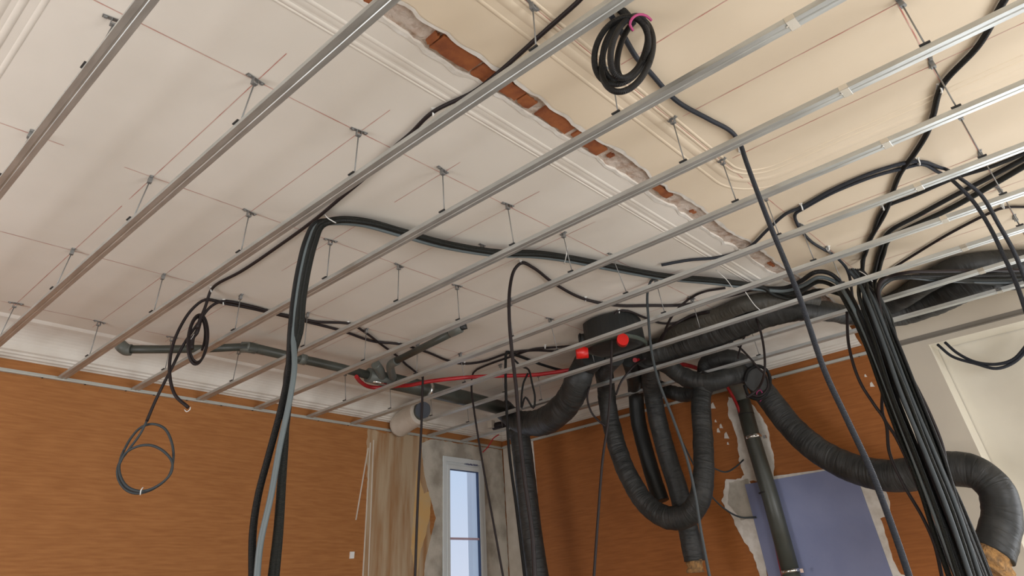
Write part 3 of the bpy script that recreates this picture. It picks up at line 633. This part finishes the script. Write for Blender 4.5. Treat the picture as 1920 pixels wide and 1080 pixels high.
# more strands of the great bundle
for k, (c, us, h) in enumerate((('grey_c', (1624, 1655, 1690, 1735, 1778, 1822), 4.62), ('black2', (1612, 1640, 1672, 1716, 1757, 1800), 4.68), ('grey_c', (1636, 1668, 1706, 1752, 1796, 1840), 4.66),
        ('black', (1645, 1682, 1722, 1766, 1800, 1850), 4.78), ('black2', (1630, 1660, 1700, 1742, 1786, 1828), 4.64), ('black', (1620, 1648, 1680, 1724, 1768, 1812), 4.85), ('black', (1640, 1676, 1714, 1758, 1808, 1858), 4.88))):
    vs = (560, 640, 740, 850, 960, 1090)
    cable([(1590 + 4 * k, 505, 'z', 3.6), (1604 + 4 * k, 522, 'z', 3.52)] + [(u, v, 'h', h) for u, v in zip(us, vs)], .0145, c,
          'one of the packed conduits inside the great hanging bundle at right', group='packed strands of the great bundle')
cable([(1588, 585, 'h', 4.95), (1592, 650, '='), (1612, 715, '='), (1640, 760, '='), (1660, 790, '='), (1668, 850, '='), (1695, 910, '='), (1730, 970, '='), (1752, 1020, '='), (1768, 1090, '=')], .0115, 'brown_c', 'dark cable bowing out to the left of the great bundle at right')
cable([(1648, 640, 'h', 4.95), (1655, 720, '='), (1656, 780, '='), (1680, 820, '='), (1708, 880, '='), (1740, 960, '='), (1770, 1030, '='), (1795, 1090, '=')], .0115, 'brown_c', 'dark cable running down the left flank of the great bundle')
cable([(1668, 640, 'h', 4.95), (1710, 710, '='), (1745, 780, '='), (1768, 840, '='), (1778, 900, '='), (1805, 960, '='), (1850, 1090, '=')], .0125, 'brown_c', 'dark cable bowing out to the right flank of the great bundle')
cable([(1660, 610, 'h', 5.0), (1725, 740, '='), (1762, 830, '='), (1790, 920, '='), (1820, 985, '='), (1862, 1090, '=')], .012, 'black', 'black conduit on the outer right flank of the great bundle')
# K10 arch
for k in (0, 1):
    d = 9 * k
    cable([(1240, 497), (1290, 488), (1350, 482), (1400, 466), (1440, 430), (1475, 400), (1503, 388)][:7] + [(1560, 356 + d * .6), (1640, 322 + d * .8), (1700, 305 + d), (1728, 303 + d * .5), (1770, 316 + d), (1800, 334 + d, 'z', 3.5), (1838 - 22 * k, 364 + 10 * k, '='), (1872 - 18 * k, 420, '='), (1900 - 18 * k, 470, '='), (1925 - 14 * k, 530, '='), (1960 - 10 * k, 620, '=')] if k == 0 else
          [(1600, 565, 'z', 3.5), (1585, 500, 'z', 3.6), (1560, 476), (1545, 468), (1520, 452), (1495, 420), (1492, 400), (1505, 392), (1560, 362), (1640, 330), (1700, 314), (1726, 308), (1765, 325), (1790, 342, 'z', 3.5), (1825, 378, '='), (1858, 430, '='), (1882, 480, '='), (1905, 530, '='), (1935, 620, '=')],
          .0115, 'blue_c', 'grey-blue conduit arching over the right ceiling, %s' % ('outer one dropping at the right edge' if k == 0 else 'inner one curling back beside the clip'))
clip(1503, 388, .018, 'white clip where the two arching conduits meet beside the seventh channel', .3)
clip(1722, 303, .018, 'white clip at the crown of the two arching conduits', .3)
clip(1552, 466, .014, 'white clip on the curling conduit right of the brick strip end', .9)
# loop of two cables in front of the niche
for k in (0, 1):
    cable([(1758 + 14 * k, 646 - 4 * k, 'x', 6.88), (1785 + 10 * k, 668 - 6 * k, 'x', 6.85), (1830, 682 - 3 * k, 'x', 6.8), (1868, 691 - 8 * k, 'x', 6.78), (1900, 680 - 6 * k, 'x', 6.8), (1925, 655 - 8 * k, 'x', 6.8), (1945, 620, 'x', 6.8)], .0135, 'blue_c', 'blue-grey cable looping in front of the cream niche, %s of the two' % ('lower' if k == 0 else 'upper'))
# cables near the knots
cable([(1412, 590, 'z', 3.66), (1419, 600, 'z', 3.5), (1427, 625, '='), (1433, 660, '='), (1433, 700, '='), (1420, 730, '+', .2), (1400, 745, '=')], .010, 'brown_c', 'dark cable dropping below the long duct to the duct knot')
cable([(1368, 638, 'h', 6.3), (1385, 650, '='), (1405, 670, '='), (1422, 690, '='), (1436, 705, '='), (1440, 725, '='), (1425, 742, '='), (1408, 740, '=')], .010, 'brown_c', 'dark cable looping round the end of the duct knot')
cable([(1402, 620, 'h', 6.2), (1392, 640, '='), (1386, 660, '='), (1384, 672, '=')], .009, 'brown_c', 'short dark cable between the long duct and the knot')
cable([(1232, 645, 'z', 3.5), (1245, 625, 'z', 3.55), (1270, 605, 'z', 3.6), (1300, 590), (1335, 583), (1380, 578), (1430, 572)], .0105, 'brown_c', 'dark cable rising from the ventilation unit along the long duct')
cable([(1240, 640, 'z', 3.5), (1262, 590, 'z', 3.6), (1290, 562), (1320, 547), (1360, 540)], .0105, 'brown_c', 'dark cable climbing steeply from the ventilation unit')
cable([(1210, 672, 'z', 3.45), (1190, 685, 'z', 3.45), (1165, 715, 'h', 6.5), (1155, 740, '=')], .010, 'brown_c', 'short dark cable under the ventilation unit')
cable([(1105, 725, 'h', 6.6), (1101, 745, '='), (1110, 775, '='), (1135, 800, '=')], .010, 'brown_c', 'dark cable curving beside the drooping duct to the orange wall')
cable([(1310, 862, 'x', 6.2), (1335, 876, 'x', 6.3), (1360, 885, 'x', 6.5), (1380, 875, 'x', 6.7), (1394, 862, 'x', 6.86)], .0075, 'grey_c', 'thin grey wire curving from a white connector to the wall')
strap([onx(1314, 863, 6.15), onx(1322, 869, 6.15), onx(1332, 875, 6.2)], 'white connector on the thin grey wire beside the U-shaped duct', .009)
cable([(1280, 830, 'x', 6.1), (1300, 870, 'x', 6.2), (1330, 925, 'x', 6.4), (1360, 955, 'x', 6.6), (1390, 970, 'x', 6.8), (1418, 970, 'x', 6.86)], .0085, 'grey_c', 'grey cable sweeping behind the U-shaped duct onto the blue board')

# ================================================================ DUCTS
def duct_mesh(mb, pts, r, seed=0, wr=.05, n=22):
    def rf(L, a, p):
        q = 1 + wr * noise.noise(V((math.cos(a) * 1.6 + seed, math.sin(a) * 1.6, L * 9))) + wr * .9 * noise.noise(V((math.cos(a) * .7, seed, L * 26))) + wr * .5 * noise.noise(V((math.cos(a) * 4, math.sin(a) * 4 + seed, L * 14)))
        return (r(L) if callable(r) else r) * q
    return mb.tube(pts, 0, n, rf)
def duct(spec, r, label, seed, m='duct', wr=.05, name='flexible_duct', wool=None):
    pts = smooth(path(spec, .1), .018)
    Ls = 0
    for i in range(1, len(pts)): Ls += (pts[i] - pts[i - 1]).length
    rr = (lambda L: r(L / Ls)) if callable(r) else r
    e = thing(name, pts[0], label, 'duct')
    duct_mesh(MB(), pts, rr, seed, wr).build('sleeve', M[m], e)
    if wool:
        d = (pts[-1] - pts[-3]).normalized(); w_ = smooth([pts[-1] - d * .01, pts[-1] + d * wool * .5, pts[-1] + d * wool], .012)
        duct_mesh(MB(), w_, (r(1) if callable(r) else r) * .86, seed + 5, .30).build('insulation', M['wool'], e)
    return e
# long duct above the channels
duct([(1222, 662, 'z', 3.545), (1260, 654, 'z', 3.55), (1300, 640, 'z', 3.55), (1360, 618, 'z', 3.555), (1400, 602, 'z', 3.56), (1437, 590, 'z', 3.56), (1490, 580, 'z', 3.55), (1550, 584, 'z', 3.55), (1600, 592, 'z', 3.55), (1650, 594, 'z', 3.55), (1700, 583, 'z', 3.555), (1750, 563, 'z', 3.56), (1800, 538, 'z', 3.565), (1860, 517, 'z', 3.565), (1930, 507, 'z', 3.565), (2000, 500, 'z', 3.565)],
     lambda t: .105 + .02 * math.sin(t * 9) + (.015 if t > .6 else 0), 'long black duct lying above the channels from ventilation unit to right edge', 1, 'duct', .05)
duct([(1222, 650, 'z', 3.62), (1245, 645, 'z', 3.6), (1262, 628, 'z', 3.62), (1300, 610, 'z', 3.62), (1350, 590, 'z', 3.62), (1400, 570, 'z', 3.62), (1470, 560, 'z', 3.62), (1530, 560, 'z', 3.62)], .07, 'dusty brownish duct lying behind the upper side of the long black duct', 4, 'duct_tan', .05)
duct([(1640, 585, 'z', 3.62), (1690, 560, 'z', 3.61), (1740, 528, 'z', 3.60), (1800, 500, 'z', 3.60), (1860, 490, 'z', 3.6), (1930, 488, 'z', 3.6), (2000, 490, 'z', 3.6)], .085, 'second black duct behind the long one at the right edge', 14, 'duct', .04)
# drooping duct D1
duct([(1112, 668, 'z', 3.535), (1095, 688, 'z', 3.53), (1086, 708, 'x', 5.10), (1070, 745, 'x', 5.20), (1040, 778, 'x', 5.3), (1005, 793, 'x', 5.62), (972, 790, 'x', 5.8), (952, 775, 'x', 5.86), (940, 765, 'x', 5.78)],
     lambda t: .118 + .022 * math.sin(min(1, t * 1.1) * math.pi), 'fat black duct drooping between the ventilation unit and the grey pipe', 2, 'duct', .07)
# straight vertical sleeve
duct([(968, 800, 'x', 6.0), (975, 820, 'x', 6.05), (985, 900, 'x', 6.05), (996, 1000, 'x', 6.05), (1010, 1095, 'x', 6.05)], .125, 'tall straight black sleeve hanging right of the window corner', 3, 'duct', .018)
# U duct
duct([(1152, 668, 'z', 3.53), (1134, 690, 'x', 5.35), (1136, 725, 'x', 5.75), (1142, 775, 'x', 5.85), (1158, 840, 'x', 5.85), (1180, 895, 'x', 5.85), (1212, 945, 'x', 5.85), (1250, 970, 'x', 5.85), (1285, 968, 'x', 5.85), (1310, 940, 'x', 5.85), (1319, 890, 'x', 5.88), (1318, 820, 'x', 5.95), (1314, 760, 'x', 6.0), (1318, 728, 'x', 6.05), (1332, 708, 'x', 6.1)],
     .098, 'deep U-shaped black duct hanging over the orange wall', 5, 'duct', .05)
duct([(1180, 672, 'z', 3.53), (1188, 700, 'x', 5.75), (1192, 735, 'x', 6.15), (1197, 790, 'x', 6.2), (1212, 850, 'x', 6.2), (1228, 905, 'x', 6.2), (1240, 940, 'x', 6.2)], .085, 'left one of the two straight black ducts hanging inside the U', 6, 'box', .02)
duct([(1210, 672, 'z', 3.53), (1218, 700, 'x', 5.80), (1223, 735, 'x', 6.0), (1234, 790, 'x', 6.05), (1253, 860, 'x', 6.1), (1275, 930, 'x', 6.15), (1292, 1000, 'x', 6.15), (1302, 1052, 'x', 6.15)], .098, 'right one of the two black ducts inside the U, ending in tan wool', 7, 'duct', .03, wool=.09)
# knot
duct([(1218, 668, 'z', 3.53), (1250, 684, 'x', 5.80), (1272, 700, 'x', 5.95), (1300, 713, 'x', 6.0), (1335, 716, 'x', 6.05), (1365, 706, 'x', 6.15), (1395, 700, 'x', 6.3)], .092, 'black duct running from the ventilation unit into the knot', 8, 'duct', .07)
duct([(1322, 702, 'x', 6.25), (1326, 684, 'x', 6.25), (1345, 674, 'x', 6.25), (1372, 672, 'x', 6.3), (1396, 684, 'x', 6.4), (1412, 704, 'x', 6.45)], .092, 'black duct curling over the top of the knot', 9, 'duct', .08)
duct([(1228, 722, 'x', 6.3), (1255, 734, 'x', 6.3), (1285, 740, 'x', 6.3), (1312, 730, 'x', 6.25)], .075, 'short black duct running level behind the knot', 10, 'duct', .06)
# big sweeping duct D6
duct([(1400, 698, 'x', 6.35), (1418, 715, 'x', 6.45), (1440, 745, 'x', 6.45), (1475, 790, 'x', 6.45), (1515, 830, 'x', 6.42), (1560, 860, 'x', 6.4), (1620, 884, 'x', 6.35), (1680, 892, 'x', 6.3), (1740, 882, 'x', 6.25), (1790, 879, 'x', 6.22), (1835, 888, 'x', 6.2), (1868, 920, 'x', 6.2), (1878, 965, 'x', 6.2), (1872, 1005, 'x', 6.15), (1862, 1038, 'x', 6.1)],
     lambda t: .118 + .012 * t, 'long dark duct sweeping from the knot past the niche to a torn woolly end', 11, 'duct', .035, wool=.13)
mb = MB(); c = onx(1418, 712, 6.3); d = (CAM - c).normalized(); mb.tube([c + d * .04, c, c - d * .05], .115, 24)
tag(mb.build('duct_cuff', M['duct']), 'round cuff of black duct facing the camera at the knot', 'duct')
cable([(1396 + 0, 715, 'x', 6.2), (1402, 695, 'x', 6.2), (1420, 686, 'x', 6.2), (1437, 694, 'x', 6.2), (1444, 712, 'x', 6.2), (1438, 735, 'x', 6.2), (1422, 748, 'x', 6.2), (1404, 742, 'x', 6.2), (1396, 722, 'x', 6.2)], .017, 'black', 'thick black cable ring round the duct end at the knot')
strap([onx(1420, 750, 6.28), onx(1419, 736, 6.26), onx(1426, 731, 6.26), onx(1430, 742, 6.26), onx(1425, 753, 6.28)], 'magenta strap loop under the duct knot', .006, 'pink')
strap([onx(1219, 722, 5.85), onx(1225, 710, 5.83), onx(1229, 703, 5.83)], 'short white tie hanging on the ducts below the ventilation unit', .007)
# ventilation unit
BX, BY = 4.71, -3.32
e = thing('ventilation_unit', (BX, BY, 3.68), 'round black ventilation unit with red end caps fixed under the ceiling', 'ventilation unit')
def lathe(mb, c, prof, n=40, sq=0):
    i0 = len(mb.v)
    for r, z in prof:
        for k in range(n):
            a = 2 * math.pi * k / n; q = 1 + sq * (abs(math.cos(2 * a)) * -.08)
            mb.v.append(V((c[0] + r * q * math.cos(a), c[1] + r * q * math.sin(a), z)))
    for i in range(len(prof) - 1):
        for k in range(n): mb.face([i0 + i * n + k, i0 + i * n + (k + 1) % n, i0 + (i + 1) * n + (k + 1) % n, i0 + (i + 1) * n + k], None, False)
    mb.face([i0 + k for k in range(n)]); mb.face([i0 + (len(prof) - 1) * n + k for k in range(n)])
    return mb
lathe(MB(), (BX, BY), [(.24, 3.69), (.28, 3.68), (.285, 3.50), (.285, 3.47)], sq=1).build('body', M['box'], e)
lathe(MB(), (BX, BY), [(.292, 3.475), (.30, 3.470), (.30, 3.450), (.285, 3.442)], sq=1).build('rim', M['box_rim'], e)
lathe(MB(), (BX, BY), [(.28, 3.444), (.24, 3.430), (.12, 3.424), (.05, 3.42)], sq=1).build('lid', M['box'], e)
def spigot(ang, r, m, L=.10, name='spigot', z=3.56, tilt=0):
    d = V((math.cos(ang), math.sin(ang), tilt)).normalized(); p = V((BX, BY, z)) + d * .21
    MB().tube([p, p + d * (L * .8), p + d * (L + .02)], r, 20).build(name, M[m], e)
    MB().tube([p + d * L, p + d * (L + .012)], r + .008, 20).build('collar', M['box'] if m != 'redcap' else M[m], e)
A0 = math.atan2(-HF.y, -HF.x)                       # towards the camera
hb = hd(V((BX, BY, 3.5)))
q = onh(1168, 636, hb - .33); MB().tube([q + HF * .06, q + HF * .005, q], .052, 20).build('red_cap', M['redcap'], e)
q = onh(1086, 661, hb - .02); MB().tube([q + V((HF.y, -HF.x, 0)) * .08, q, q - V((HF.y, -HF.x, 0)) * .03], .055, 20).build('red_cap', M['redcap'], e)
for a in (2.3, 3.0, -2.5, -1.8): spigot(A0 + a, .06, 'box')
MB().box(onz(1183, 640, 3.5), (.09, .12, .10)).build('junction_box', M['pvc_l'], e, .006)
MB().box(onz(1134, 618, 3.6) + V((0, 0, 0)), (.03, .006, .09)).build('hanging_strap', M['tie'], e)
MB().box(onz(1193, 623, 3.6), (.03, .006, .05)).build('hanging_strap', M['tie'], e)

# ================================================================ GREY PIPES
def pipe_part(e, spec, r, m='pvc', name='pipe', n=20): return MB().tube(path(spec, r), r, n).build(name, M[m], e)
e = thing('grey_pipe_run', onz(465, 650, 3.6), 'long grey waste pipe with elbows running along the cornice to the drooping duct', 'pipe')
pipe_part(e, [(238, 655, 'z', 3.50), (300, 655, 'z', 3.53), (380, 654, 'z', 3.56), (465, 650, 'z', 3.58)], .033)
pipe_part(e, [(465, 650, 'z', 3.58), (560, 672, 'z', 3.58), (640, 690, 'z', 3.57), (700, 706, 'z', 3.56)], .040)
MB().tube(path([(452, 651, 'z', 3.58), (465, 651, 'z', 3.58), (480, 654, 'z', 3.58)], .04), .046, 20).build('coupling', M['pvc_l'], e)
MB().tube(path([(560, 672, 'z', 3.58), (572, 675, 'z', 3.58)], .04), .048, 20).build('coupling', M['pvc_l'], e)
MB().tube(smooth(path([(246, 656, 'z', 3.50), (238, 656, 'z', 3.50), (231, 652, 'z', 3.515), (226, 647, 'z', 3.55)], .04), .01), .045, 20, None, True).build('elbow', M['pvc_l'], e)
MB().tube(path([(229, 648.5, 'z', 3.545), (225, 645.5, 'z', 3.56)], .04), .038, 20).build('opening', M['clip_dark'], e)  # solid dark plug; shade inside the pipe mouth is put into its colour
pipe_part(e, [(690, 703, 'z', 3.56), (740, 716, 'z', 3.55)], .070, 'pvc_l', 'tee_body')
pipe_part(e, [(735, 715, 'z', 3.54), (800, 730, 'z', 3.53), (870, 746, 'z', 3.53), (945, 766, 'z', 3.53)], .080)
MB().tube(path([(797, 729, 'z', 3.53), (803, 731, 'z', 3.53)], .04), .088, 20).build('clamp', M['clamp'], e)
MB().tube(path([(699, 715, 'z', 3.50), (724, 719, 'z', 3.50)], .04), .016, 12).build('clamp', M['clamp'], e)
MB().tube(smooth(path([(715, 706, 'z', 3.56), (712, 694, 'z', 3.58), (704, 683, 'z', 3.61)], .04), .02), .045, 16).build('tee_socket', M['pvc_l'], e)
MB().tube(smooth(path([(738, 712, 'z', 3.56), (733, 696, 'z', 3.58), (733, 684, 'z', 3.60), (745, 676, 'z', 3.61)], .04), .02), .042, 16).build('tee_socket', M['pvc_l'], e)
e = thing('branch_pipe', onz(800, 650, 3.6), 'short grey branch pipe sloping up from the tee to an open elbow', 'pipe')
pipe_part(e, [(742, 677, 'z', 3.61), (800, 648, 'z', 3.62), (852, 622, 'z', 3.63)], .033)
MB().tube(smooth(path([(846, 624, 'z', 3.63), (857, 619, 'z', 3.63), (865, 615, 'z', 3.64)], .04), .01), .040, 16).build('elbow', M['pvc_l'], e)
MB().tube(path([(863, 615, 'z', 3.64), (875, 611.5, 'z', 3.655)], .04), .026, 16).build('opening', M['clip_dark'], e)  # dark plug too, its colour standing in for the shaded bore
# plastered pipe stub coming through the cornice, with dark oval end
e = thing('plastered_pipe', onz(765, 785, 3.45), 'beige plastered pipe stub pushed through the cornice above the stripped wall', 'pipe')
P = [onw(742, 800) + V((0, -.07, 0)), onz(765, 786, 3.48), onz(789, 772, 3.50)]
MB().tube(smooth([P[0], P[1], P[2]], .03), lambda t: .135, 28).build('plaster_coat', M['plaster_l'], e)
dd = (P[2] - P[1]).normalized()
MB().tube([P[2] + dd * .002, P[2] + dd * .03], .10, 24).build('pipe_end', M['pvc'], e)
pp = onh(793, 769, hd(onz(793, 706, 3.45)) + .12); vv = (pp - CAM).normalized()
mb = MB(); mb.tube([pp - vv * .012, pp + vv * .012], .075, 24); o = tag(mb.build('junction_disc', M['blue_c']), 'dark oval disc behind the cable hanging left of the window', 'disc')
# rubble where the cornice is broken near the corner
e = thing('broken_cornice_piece', onw(930, 800), 'chunk of pale broken plaster and dark wood in the corner above the window', 'rubble')
MB().box(onz(905, 842, 3.42) + V((0, 0, 0)), (.42, .10, .10), Matrix.Rotation(.03, 3, 'Z')).build('plaster_block', M['white_pl'], e, .02)
MB().tube(smooth([onz(925, 800, 3.5), onz(940, 797, 3.5), onz(955, 800, 3.48)]), .045, 8).build('wood_stub', M['brown_c'], e)
MB().box(onz(921, 796, 3.52), (.07, .08, .09)).build('cap', M['plaster_l'], e, .006)

# red conduits
cable([(668, 706, 'z', 3.50), (676, 716, 'z', 3.49), (692, 725, 'z', 3.48), (712, 727, 'z', 3.48), (740, 724, 'z', 3.48), (770, 722, 'z', 3.45), (800, 716, 'z', 3.45), (830, 712, 'z', 3.45), (870, 708, 'z', 3.47), (930, 705, 'z', 3.5), (1000, 703, 'z', 3.5), (1040, 698, 'z', 3.5), (1090, 690, 'z', 3.5)], .019, 'red', 'red conduit under the ceiling from the grey tee to the ventilation unit')
cable([(1190, 675, 'z', 3.5), (1225, 676, 'x', 5.9), (1260, 680, 'x', 6.1), (1300, 688, 'x', 6.35), (1340, 704, 'x', 6.6)], .022, 'red', 'short red conduit glimpsed behind the ducts at the ventilation unit')
cable([(1362, 722, 'x', 6.45), (1372, 740, 'x', 6.55), (1382, 760, 'x', 6.68), (1400, 810, 'x', 6.8), (1428, 915, 'x', 6.84), (1450, 1000, 'x', 6.84), (1468, 1080, 'x', 6.84), (1472, 1095, 'x', 6.84)], .017, 'red', 'red conduit running down the left side of the grey downpipe')
cable([(905, 848, 'x', 6.3), (915, 838, 'x', 6.3), (925, 822, 'x', 6.3), (935, 815, 'x', 6.3)], .008, 'red', 'small red wire in the corner above the window')
# downpipe
e = thing('downpipe', onx(1440, 920, 6.8), 'straight grey downpipe with shiny clamps in front of the blue-grey board', 'pipe')
MB().tube([onx(1388, 735, 6.78), onx(1412, 825, 6.78), onx(1444, 930, 6.78), onx(1482, 1070, 6.78)], .083, 24).build('pipe', M['pvc'], e)
MB().tube([onx(1482, 1072, 6.78), onx(1488, 1095, 6.78)], .083, 24).build('pipe', M['pvc'], e)
for (u, v) in ((1413, 820), (1483, 1071)):
    a, b = onx(u - 1, v - 3, 6.78), onx(u + 1, v + 3, 6.78)
    MB().tube([a, b], .091, 24).build('clamp', M['clamp'], e)
    MB().box(onx(u + 21, v - 1, 6.70), (.02, .03, .03)).build('clamp_bolt', M['clamp'], e)
for (u, v) in ((1399, 777), (1438, 923)):
    MB().tube([onx(u, v - 1, 6.78), onx(u + .6, v + 1.2, 6.78)], .0845, 24).build('black_mark', M['clip_dark'], e)
e = thing('pipe_reducer', onx(1372, 715, 6.5), 'grey reducer with yellow tape joining the knot to the downpipe', 'pipe')
MB().tube(smooth([onx(1366, 698, 6.35), onx(1372, 715, 6.55), onx(1382, 730, 6.7), onx(1390, 745, 6.78)], .03), lambda t: .07 + .02 * t, 20).build('reducer', M['pvc_l'], e)
MB().box(onx(1367, 713, 6.38), (.03, .03, .06)).build('tape', M['tape'], e)
